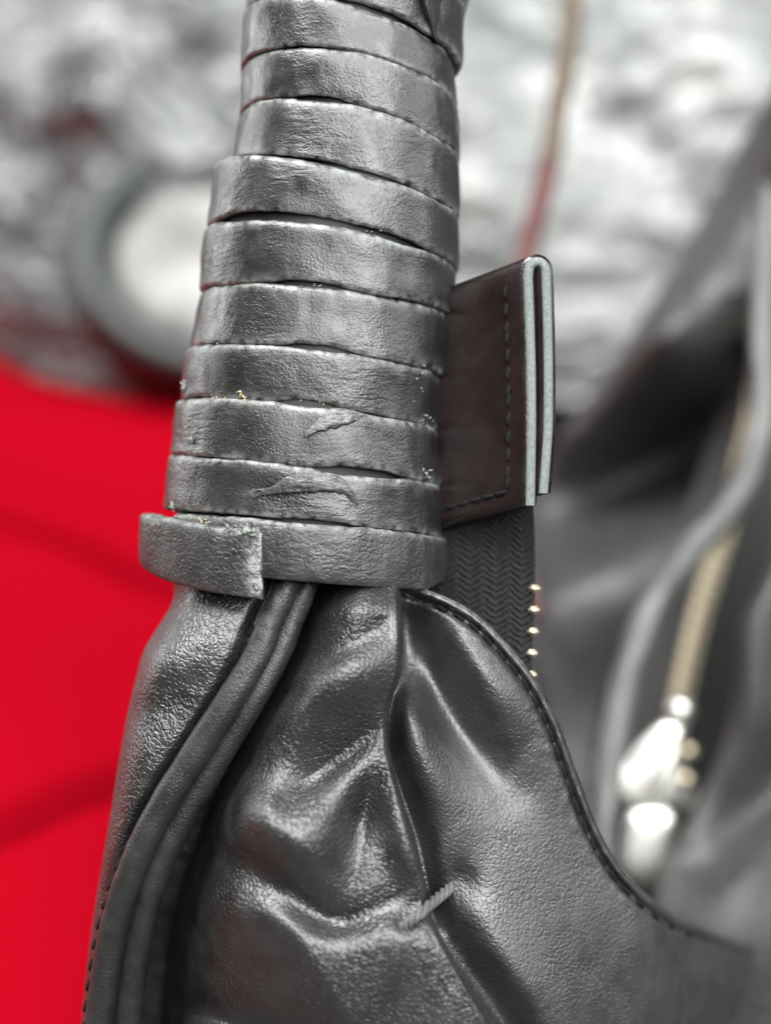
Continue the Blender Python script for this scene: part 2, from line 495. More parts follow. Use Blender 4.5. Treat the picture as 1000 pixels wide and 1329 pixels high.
M_PLASTIC = plastic()
nx, ns = 420, 300
xs = np.linspace(-0.62, 0.85, nx)
prof = catmull([(0.0, -0.004), (0.015, 0.03), (0.06, 0.085), (0.14, 0.13), (0.28, 0.17), (0.46, 0.19), (0.62, 0.12), (0.68, -0.004)], ns)
XX = np.repeat(xs[None, :], ns, 0)
SS = np.repeat(np.linspace(0, 1, ns)[:, None], nx, 1)
edge = 0.440 + 0.034 * np.clip((-XX - 0.075) / 0.07, 0, 1.8) ** 2
nz = 0.030 * fbm(XX * 7, SS * 6, 21, 2) + 0.011 * np.abs(fbm(XX * 16, SS * 14, 31, 3)) + 0.004 * np.abs(fbm(XX * 45, SS * 40, 41, 2))
env = np.sin(np.pi * np.clip(SS, 0, 1)) ** 0.5
YY = prof[:, :1] + edge - 0.6 * nz * env
ZZ = np.maximum(prof[:, 1:] + 0.8 * nz * env, -0.006)
V = np.stack([XX, YY, ZZ], -1)
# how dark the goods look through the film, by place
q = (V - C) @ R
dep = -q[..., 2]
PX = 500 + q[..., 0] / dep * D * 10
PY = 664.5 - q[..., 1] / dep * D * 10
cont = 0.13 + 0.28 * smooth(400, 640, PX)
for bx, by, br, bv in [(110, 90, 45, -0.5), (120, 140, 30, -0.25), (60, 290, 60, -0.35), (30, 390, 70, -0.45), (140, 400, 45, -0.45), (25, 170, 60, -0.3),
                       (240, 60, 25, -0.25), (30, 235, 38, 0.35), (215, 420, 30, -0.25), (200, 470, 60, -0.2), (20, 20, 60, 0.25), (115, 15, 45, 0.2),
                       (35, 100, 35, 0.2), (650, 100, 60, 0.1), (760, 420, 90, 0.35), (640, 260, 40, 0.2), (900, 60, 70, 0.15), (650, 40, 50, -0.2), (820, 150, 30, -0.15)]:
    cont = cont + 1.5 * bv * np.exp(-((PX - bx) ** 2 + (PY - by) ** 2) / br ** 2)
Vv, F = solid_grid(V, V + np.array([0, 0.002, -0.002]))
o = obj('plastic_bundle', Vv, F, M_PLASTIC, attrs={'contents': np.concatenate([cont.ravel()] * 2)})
o['label'] = 'silvery heap of crinkled plastic wrapped goods behind the red cloth'
o['category'] = 'plastic bundle'

# round lid seen through the film, dark rim round a white disc
def at_depth(px, py, dep):
    return P(px, py, D - dep)
cen = at_depth(272, 335, 480)
lid = thing('round_lid', 'white round lid with a dark rim at left behind the wrapped handle', 'lid', cen - np.array([0, 0, 0.0]))
fw = R @ np.array([0.16, 0.42, 1.0]); fw /= np.linalg.norm(fw)
rx_ = np.cross(np.array([0, 0, 1.0]), fw); rx_ /= np.linalg.norm(rx_)
ru_ = np.cross(fw, rx_)
def lathe(prof_rz, seg=96):
    a = np.linspace(0, 2 * math.pi, seg, endpoint=False)
    pr = np.array(prof_rz) * 1.22 / 1000
    V = cen + pr[:, None, :1] * (np.cos(a)[None, :, None] * rx_ + np.sin(a)[None, :, None] * ru_) + pr[:, None, 1:] * fw
    return V.reshape(-1, 3), grid_faces(len(pr), seg, wrap_c=True)
Vv, F = lathe([(28, 0), (28.5, 3), (31, 5), (36, 5), (38, 3), (38.5, 0), (38.5, -20), (28, -20), (28, 0)])
obj('rim', Vv, F, M_RING, lid)
Vv, F = lathe([(0.1, 1), (8, 0.5), (16, 1), (24, -0.5), (27.8, -3), (27.8, -10), (0.1, -10)])
obj('disc', Vv, F, M_DISC, lid)

# ------------------------------------------------------------------ the bag
base = np.array([0.0, 0.12, 0.0])
bag = thing('leather_bag', 'black leather bag with a strap wrapped round its handle and a gathered corner', 'bag', base)

# --- handle
AX = -15.0
cxl = [(345, -400), (330, -200), (322, -60), (318, 20), (311, 60), (312, 130), (312, 170), (298, 218), (275, 240), (266, 300), (260, 375), (250, 430), (240, 470),
       (230, 520), (222, 570), (215, 650), (220, 700), (228, 760), (235, 900)]
cxr = [(600, -400), (600, -200), (604, -60), (600, 20), (592, 60), (597, 130), (597, 200), (597, 290), (590, 350), (583, 410), (574, 480), (570, 540),
       (574, 600), (575, 690), (565, 760), (560, 900)]
def sil(py):
    return curve_x(cxl, py), curve_x(cxr, py)

handle_n = 90
yy = np.linspace(-420, 742, handle_n)
l, r = sil(yy)
A = np.linspace(0, 2 * math.pi, 64, endpoint=False)
rad = (r - l) / 2 - 14
V = P(((l + r) / 2)[:, None] + rad[:, None] * np.sin(A), np.repeat(yy[:, None], 64, 1), AX - 0.02 * 0 + 0.085 * rad[:, None] * np.cos(A))
handle = obj('handle', V, grid_faces(handle_n, 64, wrap_c=True), M_CORE, bag)

LINES = [(-330, -348, -270), (-260, -278, -200), (-190, -208, -130), (-125, -142, -60), (-55, -72, 10), (20, 4, 88), (95, 66, 143), (152, 136, 210), (218, 216, 286),
         (298, 291, 351), (380, 373, 413), (455, 453, 492), (522, 524, 562), (592, 606, 630), (662, 674, 699)]
SILS = {5: (314, 311, 590, 594), 6: (312, 312, 597, 597), 7: (311, 298, 597, 597), 8: (277, 267, 597, 596), 9: (264, 259, 593, 588), 10: (258, 248, 583, 578),
        11: (239, 232, 573, 569), 12: (227, 219, 571, 575), 13: (217, 211, 576, 574)}


def line_at(ln, th):
    a, b, c = (ln[0] + ln[2]) / 2, ln[1] - (ln[0] + ln[2]) / 2, (ln[2] - ln[0]) / 2
    return a + b * np.cos(th) + c * np.sin(th)


NT = 260
th = np.linspace(-math.pi, math.pi, NT, endpoint=False)
prof_p = np.array([0.10, 0.0, -0.015, 0.0, 0.03, 0.08, 0.16, 0.26, 0.38, 0.5, 0.62, 0.74, 0.84, 0.92, 0.97, 1.0, 1.015, 1.0, 0.90])
prof_r = np.array([-1.5, -1.35, -0.8, -0.34, -0.13, -0.04, 0.0, 0.03, 0.05, 0.06, 0.07, 0.08, 0.08, 0.07, 0.0, -0.22, -0.75, -1.3, -1.5])
edge_w = np.array([0, 0, .5, 1, .9, .35, .05, 0, 0, 0, 0, 0, 0.05, .25, .7, 1, .6, 0, 0])
OPENINGS = {6: [(-0.45, 0.3, 3)], 7: [(-0.3, 0.25, 7)], 8: [(0.0, 0.45, 2.5)], 9: [(-0.6, 0.55, 11), (0.35, 0.5, 6)], 10: [(-0.15, 0.3, 6)],
            11: [(0.0, 0.25, 6)], 12: [(0.0, 0.2, 8)], 13: [(0.45, 0.33, 9)], 5: [(0.2, 0.4, 3)]}
for k in range(len(LINES) - 1):
    def gap(line):
        n_ = noise2(np.cos(th) * 2.1 + 3.3 * line, np.sin(th) * 2.1 + 1.7 * line, 77)
        g_ = 0.4 + 2.6 * np.clip(n_ - 0.05, 0, 1)
        for c_, wd_, amp_ in OPENINGS.get(line, []):
            g_ = g_ + amp_ * np.exp(-((th - c_) / wd_) ** 4)
        return g_
    g1, g0 = 0.7 * gap(k + 1), 0.5 * gap(k)
    shift = lambda line: 3.0 * noise2(np.cos(th) * 1.6 + 5.1 * line, np.sin(th) * 1.6, 70) + 0.9 * noise2(np.cos(th) * 8 + line, np.sin(th) * 8, 71)
    g0 = g0 + shift(k); g1 = g1 - shift(k + 1)
    top = line_at(LINES[k], th) + g0
    bot = line_at(LINES[k + 1], th) - g1
    if k in SILS:
        lt, lb, rt, rb = SILS[k]
    else:
        ym = np.array([LINES[k][0], LINES[k + 1][0]])
        lt, lb = curve_x(cxl, ym); rt, rb = curve_x(cxr, ym)
    pp = prof_p[:, None]
    y_ = top[None] + (bot - top)[None] * pp
    lx, rx = lt + (lb - lt) * pp, rt + (rb - rt) * pp
    dent = 0.35 * fbm(th[None] * 2.2 + 9 * k, pp * 1.2 + 0 * th[None], 55 + k, 3) + 0.04 * fbm(th[None] * 9, pp * 2.5 + 0 * th[None], 91 + k, 3)
    dent = dent * 0.6 + 0.10 * (((k * 37) % 7) / 3.0 - 1) * (pp - 0.5) * 2
    rad = (rx - lx) / 2 + (prof_r[:, None] + dent) * 10 - 1.5
    # cross-section slightly squared
    sq = 1 - 0.03 * np.cos(4 * th)
    px = (lx + rx) / 2 + rad * np.sin(th)
    w = AX + 0.085 * rad * np.cos(th) * sq
    V = P(px, y_, w)
    n = len(prof_p)
    wear_glint = edge_w[:, None] * (0.75 + 0.6 * noise2(th[None] * 6 + k, 0 * pp + 1, 33)) + 0 * dent  # scuffing, plus light caught by the rounded edges put into the colour
    wear_glint = np.clip(wear_glint, 0, 1)
    obj('wrap_band', V, grid_faces(n, NT, wrap_c=True, wrap_r=True), M_STRAP, handle, attrs={'wear_glint': wear_glint})

# --- binding ring whose cut end lies on top
keys = [(-17, 692, 778, 192, 3.2), (-40, 682, 768, 200, 3.2), (-65, 671, 752, 208, 3.0), (-90, 667, 736, 213, 2.6), (-125, 676, 732, 207, 1.2), (-180, 692, 742, 190, 0), (-270, 698, 754, 187, 0),
        (-300, 694, 765, 187, 0), (-330, 686, 762, 187, 0), (-360, 680, 755, 186, 0), (-382, 673, 750, 183, 0), (-410, 668, 745, 181, -0.4), (-430, 667, 740, 181, -0.6)]
keys = np.array(keys, float)
nphi = 420
ph = np.linspace(-17, -430, nphi)
kt = catmull(keys, 600)
ktx = -kt[:, 0]
top = np.interp(-ph, ktx, kt[:, 1]); bot = np.interp(-ph, ktx, kt[:, 2]); rd = np.interp(-ph, ktx, kt[:, 3])
a = np.radians(ph)
pp = np.array([0.05, 0.0, -0.005, 0.0, 0.025, 0.07, 0.14, 0.25, 0.4, 0.55, 0.7, 0.82, 0.91, 0.96, 0.99, 1.0, 1.0, 0.97])[:, None]
pr = np.array([-2.0, -1.9, -1.1, -0.45, -0.15, 0, .05, .1, .14, .14, .12, .08, 0, -0.12, -0.4, -0.9, -1.7, -2.0])[:, None]
ew = np.array([0, .3, .8, 1, .9, .35, .05, 0, 0, 0, 0, 0, .05, .3, .7, .8, .3, 0])[:, None]
dent = 0.18 * fbm(a[None] * 4, pp * 1.5, 71, 3) + 0.05 * fbm(a[None] * 20, pp * 4, 72, 2)
tear = np.exp(-((ph + 17) / 7.0) ** 2)
ragged = (5 * noise2(pp * 7, 0 * a[None] + 2, 5) + 3 * noise2(pp * 19, 0 * a[None] + 2, 6)) * tear
rad = rd[None] + (pr + dent) * 10 - 1.5
y_ = top[None] + (bot - top)[None] * pp + 1.5 * noise2(a[None] * 8, 0 * pp, 6) * (1 - pp)
px = 393 + rad * np.sin(a)[None] + ragged
w = AX + 0.088 * rad * np.cos(a)[None]
V = P(px, y_, w)
n = len(pp)
F = [tuple(f) for f in grid_faces(n, nphi, wrap_r=True)]
F += [tuple(range(0, n * nphi, nphi)), tuple(range(nphi - 1, n * nphi, nphi))[::-1]]
wear_glint = np.clip(ew * (0.6 + 0.5 * noise2(a[None] * 5, 0 * pp, 8)) + np.exp(-((ph + 17) / 4.0) ** 2)[None] * (pr > -1.2) * 1.8, 0, 1)
obj('binding_strip', V, F, M_BIND, handle, label='flat leather strip with a frayed cut end', attrs={'wear_glint': wear_glint})

# loose crumpled strap end at the top right of the handle
n1, n2 = 90, 60
s = np.linspace(0, 1, n1)[:, None]; c = np.linspace(0, 1, n2)[None]
xl = 560 - 18 * s - 10 * s ** 2; xr = 588 + 26 * s + 12 * s * s
y_ = 84 - 140 * s - 40 * (1 - c) * (1 - s)
px = xl + (xr - xl) * c
w = -3.5 - 13 * c ** 1.8 + 0.5 * fbm(c * 3 + s * 0.6, s * 2.0, 17, 3) + 0.35 * np.sin(c * 10 + 1.5 * s)
w = w - 3.0 * (1 - s) ** 2
V = P(px, y_, w)
Vv, F = solid_grid(V, P(px - 6, y_, w - 1.6))
obj('strap_end', Vv, F, M_WELT, handle, label='crumpled loose end of the strap at the top')

# dried glue and frayed fibre chips
def chips(spots, seed):
    r_ = np.random.default_rng(seed)
    Vs, Fs, off = [], [], 0
    ico = [(0, 0, 1), (.894, 0, .447), (.276, .851, .447), (-.724, .526, .447), (-.724, -.526, .447), (.276, -.851, .447),
           (.724, .526, -.447), (-.276, .851, -.447), (-.894, 0, -.447), (-.276, -.851, -.447), (.724, -.526, -.447), (0, 0, -1)]
    fa = [(0, 1, 2), (0, 2, 3), (0, 3, 4), (0, 4, 5), (0, 5, 1), (1, 6, 2), (2, 7, 3), (3, 8, 4), (4, 9, 5), (5, 10, 1), (2, 6, 7), (3, 7, 8), (4, 8, 9), (5, 9, 10), (1, 10, 6), (6, 11, 7), (7, 11, 8), (8, 11, 9), (9, 11, 10), (10, 11, 6)]
    for cx, cy, cw, sx, sy, cnt, size in spots:
        for _ in range(cnt):
            x, y = cx + r_.normal() * sx, cy + r_.normal() * sy
            sz = size * r_.uniform(0.45, 1.2)
            p0 = P(x, y, cw + r_.normal() * 0.12)
            q = np.array(ico) * r_.uniform(0.35, 1.5, (12, 1)) * np.array([r_.uniform(.9, 2.0), r_.uniform(.5, 1.0), r_.uniform(.25, .5)]) * sz / 1000
            an = r_.uniform(0, 6.28)
            rot = np.array([[math.cos(an), -math.sin(an), 0], [math.sin(an), math.cos(an), 0], [0, 0, 1]])
            Vs.append(p0 + q @ rot.T @ R.T)
            Fs += [tuple(i + off for i in f) for f in fa]
            off += 12
    return np.concatenate(Vs), Fs


def surf_w(px, py, extra=0.0):
    l, r = sil(np.array([py]))
    m, rr = (l[0] + r[0]) / 2, (r[0] - l[0]) / 2
    s_ = max(-0.98, min(0.98, (px - m) / rr))
    return AX + 0.085 * rr * math.sqrt(1 - s_ * s_) + extra


def spot(px, py, sx, sy, cnt, size, extra=0.0):
    return (px, py, surf_w(px, py, extra), sx, sy, cnt, size)


Vv, F = chips([spot(324, 689, 7, 3.5, 46, 0.30, 2.5), spot(300, 686, 10, 2, 22, 0.22, 2.3), spot(333, 715, 1.5, 18, 40, 0.2, 2.3), spot(347, 712, 4, 8, 14, 0.2, 0.9), spot(360, 735, 6, 6, 8, 0.14, 0.9), spot(548, 617, 5, 5, 9, 0.28),
               spot(545, 474, 7, 5, 14, 0.2), spot(535, 505, 6, 18, 10, 0.14), spot(248, 575, 7, 4, 8, 0.36, 0.2), spot(228, 660, 7, 3, 7, 0.35), spot(240, 500, 3, 8, 5, 0.3),
               spot(550, 545, 6, 4, 10, 0.16), spot(500, 300, 25, 4, 6, 0.15), spot(400, 370, 25, 2, 6, 0.15), spot(430, 595, 40, 3, 6, 0.14), spot(290, 447, 20, 3, 6, 0.2)], 4)
obj('glue_residue', Vv, F, M_GLUE, handle, label='pale chips of dried glue and frayed fibre', kind='stuff', smooth_shade=True)
Vv, F = chips([spot(318, 512, 9, 3, 14, 0.24), spot(290, 517, 14, 2, 8, 0.17), spot(268, 676, 6, 2, 5, 0.22, 1.0), spot(395, 522, 22, 2, 5, 0.13)], 5)
obj('glue_residue', Vv, F, M_AMBER, handle, label='yellowish crumbs of dried glue', kind='stuff')

# glue smears raised on the leather, thin curved films
for pts, rr in [([(395, 565, 0), (420, 550, 0), (450, 543, 0), (472, 538, 0)], [.2, .9, .8, .15]),
                ([(340, 640, 0), (375, 630, 0), (410, 627, 0), (445, 633, 0), (465, 655, 0)], [.2, .95, 1.1, .8, .15]),
                ([(300, 652, 0), (330, 641, 0), (352, 636, 0)], [.1, .6, .15])]:
    pts = [(x, y, surf_w(x, y, 0.06)) for x, y, _ in pts]
    Vv, F = tube(pts, rr, 60, 24, flat=0.14, wob=0.5, seed=int(pts[0][0]))
    obj('glue_smear', Vv, F, M_STRAP, handle, attrs={'wear_glint': np.full(len(Vv), 0.22)})

# --- body panels
def panel(name, left, right, y0, y1, nr, nc, wfun, roll_l, roll_r, mat, thick=1.4, label=None, wear_glint=None, top=None):
    ys = np.linspace(0, 1, nr)
    c = np.linspace(0, 1, nc)[None]
    yy = y0 + (y1 - y0) * ys
    xl, xr = curve_x(left, yy)[:, None], curve_x(right, yy)[:, None]
    # more columns at rolled rims
    cc = 0.5 - 0.5 * np.cos(np.pi * c)
    cc = 0.6 * c + 0.4 * cc
    X = xl + (xr - xl) * cc
    Y = np.repeat(yy[:, None], nc, 1)
    w = soften(wfun(X, Y), 6)
    for wd, dp, dist in ((roll_l[0], roll_l[1], X - xl), (roll_r[0], roll_r[1], xr - X)):
        if dp:
            q = np.clip(1 - dist / wd, 0, 1)
            w = w - dp * (1 - np.sqrt(np.clip(1 - q * q, 0, 1)))
    V = P(X, Y, w)
    Vb = P(X, Y, w - thick)
    Vv, F = solid_grid(V, Vb)
    at = {'wear_glint': np.zeros(len(Vv))} if wear_glint is None else {'wear_glint': np.concatenate([wear_glint(X, Y).ravel(), np.zeros(X.size)])}
    return obj(name, Vv, F, mat, bag, label=label, attrs=at), X, Y, w


SIDE_L = [(218, 700), (222, 740), (226, 765), (222, 785), (206, 812), (188, 842), (179, 870), (165, 930), (154, 990), (143, 1060), (131, 1130), (120, 1200), (112, 1265), (106, 1329), (95, 1450), (85, 1600), (80, 1800)]
SIDE_R = [(400, 700), (400, 760), (390, 800), (370, 850), (340, 900), (310, 960), (290, 1000), (270, 1060), (250, 1130), (240, 1200), (235, 1329), (235, 1500), (240, 1800)]
PIPE1 = [(392, 700), (376, 755), (352, 805), (335, 850), (300, 908), (252, 982), (207, 1055), (172, 1130), (150, 1200), (137, 1270), (129, 1340), (118, 1450), (110, 1600), (105, 1800)]
PIPE2 = [(410, 710), (396, 765), (380, 805), (362, 850), (330, 908), (283, 985), (238, 1058), (204, 1130), (184, 1200), (172, 1270), (164, 1340), (155, 1450), (150, 1600), (148, 1800)]


def pipe_w(y):
    return np.interp(y, [700, 760, 900, 1100, 1329, 1800], [-6.0, -3.2, -0.6, -2.5, -8.0, -20])


def side_w(X, Y):
    seam = curve_x(PIPE1, Y) - 20
    d = seam - X
    w = pipe_w(Y) - 1.2 - 0.00045 * np.clip(d, 0, None) ** 2 * 0.5
    w = w + ridge(X, Y, [(330, 790), (270, 830), (215, 860), (170, 880)], [0.4, 1.6, 2.4, 1.5], 42, 38)
    w = w + ridge(X, Y, [(300, 880), (240, 900), (180, 925)], [0.2, -0.9, -0.8], 30, 30)
    w = w + ridge(X, Y, [(250, 930), (190, 990), (160, 1060)], [0.4, 0.9, 0.5], 50, 50)
    w = w - 1.7 * np.exp(-(d / 11.0) ** 2) - 26 * smooth(14, 44, -d)
    # pinch marks at the seam and short wrinkles running off it
    near = np.exp(-np.clip(d, 0, None) / 55.0)
    w = w + 0.16 * near * noise2((X + Y * 0.55) / 60.0, (Y - 0.35 * X) / 13.0, 61)
    w = w + 0.10 * smooth(960, 770, Y) * fbm(X / 26.0, (Y - 0.15 * X) / 6.5, 62, 2)
    w = w + 0.05 * fbm(X / 30.0, Y / 12.0, 63, 3)
    return w


side, *_ = panel('side_panel', SIDE_L, SIDE_R, 700, 1800, 560, 200, side_w, (34, 9), (1, 0), M_SOFT)

CEN_L = [(396, 700), (393, 760), (386, 800), (370, 850), (345, 900), (311, 960), (283, 1020), (259, 1080), (238, 1140), (223, 1200), (213, 1270), (207, 1329), (200, 1450), (198, 1600), (200, 1800)]
CEN_R = [(519, 700), (520, 765), (522, 820), (521, 870), (510, 905), (504, 935), (506, 975), (520, 1030), (538, 1090), (551, 1145), (556, 1185), (572, 1215), (602, 1270), (637, 1329), (685, 1420), (725, 1600), (745, 1800)]


def cen_w(X, Y):
    w = np.interp(Y, [700, 760, 850, 1000, 1200, 1329, 1800], [-3.5, -1.6, -0.4, 1.6, 4.6, 6.4, 6.0])
    xl, xr = curve_x(CEN_L, Y), curve_x(CEN_R, Y)
    w = w - np.clip((xr - X - 180) / 100.0, 0, None) ** 1.3 * 5.2            # falls away to the left
    g = lambda pts, h, wl, wr: (1.6 if max(h) > 0 else 0.8) * ridge(X, Y, pts, h, wl, wr)
    w = w + g([(392, 818), (430, 800), (470, 780), (508, 750)], [0.6, 1.9, 2.3, 1.4], 46, 30)
    w = w + g([(388, 858), (425, 849), (470, 834), (514, 800)], [-0.4, -1.2, -1.4, -0.6], 13, 14)
    w = w + g([(310, 985), (352, 940), (400, 900), (455, 868), (510, 832)], [0.4, 2.2, 3.6, 4.2, 2.4], 46, 62)
    w = w + g([(350, 905), (378, 898), (405, 886)], [-0.8, -1.5, 0], 9, 14)
    w = w + g([(375, 1034), (410, 1010), (455, 978), (503, 934)], [-0.6, -1.8, -2.1, -0.8], 20, 15)
    w = w + g([(390, 1082), (425, 1046), (462, 1004), (498, 960)], [0.6, 1.7, 1.8, 0.7], 32, 34)
    w = w + g([(496, 985), (478, 1030), (462, 1080), (448, 1125)], [-0.6, -1.9, -2.2, -0.8], 18, 20)
    w = w + g([(507, 975), (513, 1040), (527, 1095), (545, 1150)], [0.5, 1.6, 1.6, 0.5], 17, 24)
    w = w + g([(245, 1035), (300, 1050), (350, 1072), (410, 1105), (465, 1120)], [0.8, 2.6, 3.6, 3.4, 1.0], 56, 60)
    w = w + g([(262, 1092), (350, 1142), (430, 1196), (500, 1180), (548, 1144)], [-0.8, -2.0, -2.6, -1.8, -0.3], 20, 22)
    w = w + g([(240, 1170), (330, 1195), (430, 1228), (520, 1218), (590, 1270)], [0.5, 1.7, 2.0, 2.2, 1.2], 46, 95)
    w = w + g([(525, 1195), (535, 1180), (548, 1170)], [-1.2, -1.2, -1.0], 14, 14)
    w = w + g([(215, 1302), (262, 1314), (320, 1334), (430, 1356), (520, 1360)], [-1.2, -2.8, -2.8, -2.0, 0], 26, 13)
    w = w + g([(200, 1345), (300, 1365), (420, 1400)], [1.5, 2, 1.5], 26, 60)
    w = w - 5.0 * smooth(800, 735, Y)
    # fine drawn wrinkles near the creases
    def wr(pts, h, reach, fx, fy, ang, seed):
        m = 0.6 * g(pts, [1.0] * len(pts), reach, reach)
        ca, sa = math.cos(math.radians(ang)), math.sin(math.radians(ang))
        return 0.42 * h * m * fbm((X * ca + Y * sa) / fx, (-X * sa + Y * ca) / fy, seed, 2)
    w = w + wr([(395, 800), (395, 850), (365, 900)], 0.45, 45, 42, 7, -12, 81)
    w = w + wr([(385, 1030), (440, 990), (500, 935)], 0.34, 28, 60, 6, -38, 82)
    w = w + wr([(505, 960), (515, 1050), (540, 1140)], 0.28, 34, 8, 60, 12, 83)
    w = w + wr([(540, 1190), (500, 1180), (430, 1190)], 0.34, 40, 46, 7, -25, 84)
    w = w + wr([(560, 1210), (580, 1260)], 0.34, 40, 9, 50, -22, 85)
    w = w + wr([(400, 775), (510, 775)], 0.22, 40, 8, 40, 8, 86)
    w = w + wr([(262, 1086), (350, 1138), (430, 1192)], 0.22, 40, 50, 9, 32, 87)
    w = w + 0.03 * fbm(X / 26.0, Y / 26.0, 88, 3)
    return w


cen, *_ = panel('front_panel', CEN_L, CEN_R, 700, 1800, 720, 320, cen_w, (85, 22), (9, 5), M_SOFT)

# --- end panel with the curved zip opening edge
TOPC = [(440, 725), (500, 740), (545, 762), (585, 778), (625, 803), (670, 850), (700, 890), (725, 940), (748, 1003), (775, 1073), (805, 1125), (850, 1170), (900, 1200), (1000, 1235), (1120, 1262), (1300, 1290)]
def top_y(x):
    c = catmull(TOPC, 500)
    return np.interp(x, c[:, 0], c[:, 1])


def end_w0(x):
    return -6.5 - 0.00021 * np.clip(x - 540, 0, None) ** 2 + 0.0 * x


def end_w(X, Y):
    w = -6.0 - 0.00015 * np.clip(X - 560, 0, None) ** 2 + 7.0 * smooth(760, 1500, Y)
    w = w - 0.0016 * np.clip(X - 815, 0, None) ** 2
    g = lambda pts, h, wl, wr: 1.35 * ridge(X, Y, pts, h, wl, wr)
    w = w + g([(527, 770), (545, 840), (580, 915), (612, 965), (655, 1022)], [-2.6, -4.0, -3.8, -2.8, -0.8], 38, 30)
    w = w + g([(556, 790), (600, 845), (650, 905), (690, 965)], [0.8, 2.0, 2.2, 0.9], 34, 64)
    w = w + g([(505, 895), (532, 940), (552, 995), (590, 1070)], [0.8, 2.6, 2.4, 0.6], 26, 36)
    w = w + g([(585, 1152), (590, 1148), (595, 1144)], [-1.1, -1.1, -1.1], 24, 24)
    w = w + g([(600, 1180), (640, 1240), (690, 1300), (720, 1360)], [0.4, 1.0, 1.1, 1.0], 46, 70)
    w = w + g([(745, 1130), (790, 1200), (830, 1280)], [0.3, 0.8, 0.6], 80, 80)
    w = w + g([(900, 1230), (930, 1280), (980, 1400)], [2, 6, 6], 70, 70)
    w = w + g([(520, 800), (521, 870), (508, 915), (506, 975), (522, 1030), (541, 1090), (553, 1150), (560, 1190)], [-1.2, -1.8, -2.0, -2.2, -2.4, -2.6, -2.6, -2.6], 16, 11)
    w = w + g([(568, 1198), (610, 1262), (655, 1329), (705, 1420), (740, 1560)], [-2.0, -3.6, -4.2, -4, -3], 30, 26)
    def wr(pts, h, reach, fx, fy, ang, seed):
        m = 0.7 * g(pts, [1.0] * len(pts), reach, reach)
        ca, sa = math.cos(math.radians(ang)), math.sin(math.radians(ang))
        return 0.42 * h * m * fbm((X * ca + Y * sa) / fx, (-X * sa + Y * ca) / fy, seed, 2)
    w = w + wr([(515, 890), (550, 960), (620, 1040)], 0.34, 42, 8, 60, -24, 91)
    w = w + wr([(588, 1150)], 0.3, 40, 30, 8, 20, 92) if False else w
    w = w + 0.05 * fbm(X / 40.0, Y / 40.0, 93, 3)
    return w


nr, nc = 520, 420
cx = np.linspace(0, 1, nc)
xx = 470 + 880 * (0.55 * cx + 0.45 * cx ** 2)
X = np.repeat(xx[None], nr, 0)
ty = top_y(xx)[None]
s = np.linspace(0, 1, nr)[:, None] ** 1.25
Y = ty + (1900 - ty) * s
w = soften(end_w(X, Y), 16)
# distance to the rim, for the stitched groove and the rolled lip
rim = catmull(TOPC, 220)
dr = np.full(X.shape, 1e9)
for p_ in rim:
    dr = np.minimum(dr, (X - p_[0]) ** 2 + (Y - p_[1]) ** 2)
dr = np.sqrt(dr)
w = w - 0.9 * np.exp(-((dr - 15) / 5.0) ** 2) + 0.9 * np.exp(-((dr - 4) / 7.0) ** 2) + 0.25 * np.exp(-((dr - 15) / 16.0) ** 2) * noise2(X / 14, Y / 14, 94)
q = np.clip(1 - dr / 8.0, 0, 1)
w = w - 1.6 * (1 - np.sqrt(1 - q * q))
V = P(X, Y, w)
Vv, F = solid_grid(V, P(X, Y, w - 1.5))
wear_glint = np.clip(np.exp(-((dr - 3) / 4.0) ** 2), 0, 1) * smooth(745, 600, X)  # rim made paler over its upper left stretch
end = obj('end_panel', Vv, F, M_END, bag, attrs={'wear_glint': np.concatenate([wear_glint.ravel(), np.zeros(X.size)])})


# --- piping
def pipe(pts, radius, dw, seed):
    p3 = [(x, y, float(pipe_w(y)) + dw) for x, y in pts]
    Vv, F = tube(p3, radius, 320, 36, wob=0.04, seed=seed)
    return obj('piping', Vv, F, M_WELT, bag, attrs={'wear_glint': np.zeros(len(Vv))})


pipe(PIPE1, [1.7, 1.8, 2.0, 2.0, 2.0, 2.1, 2.1], 0.2, 11)
pipe(PIPE2, [1.5, 1.5, 1.6, 1.8, 1.9, 1.9, 1.9], -0.5, 12)


# --- stitches: one small thread mesh, shared
def stitch_mesh(name, length, radius, mat):
    n, sg = 9, 8
    t_ = np.linspace(-1, 1, n)
    a_ = np.linspace(0, 2 * math.pi, sg, endpoint=False)
    T, A_ = np.meshgrid(t_, a_, indexing='ij')
    rr = radius * np.sqrt(np.clip(1 - T ** 4, 0.02, 1)) * (1 + 0.12 * np.sin(A_ * 2 + T * 5))
    V_ = np.stack([T * length / 2, rr * np.cos(A_), rr * np.sin(A_) - 0.35 * radius * (T ** 2)], -1) / 1000
    me = new_mesh(name, V_, grid_faces(n, sg, wrap_c=True))
    me.materials.append(mat)
    return me


ST = stitch_mesh('stitch', 2.0, 0.32, M_THREAD)
ST2 = stitch_mesh('stitch', 2.1, 0.30, M_THREAD2)
fwdv = R @ np.array([0, 0, 1.0])


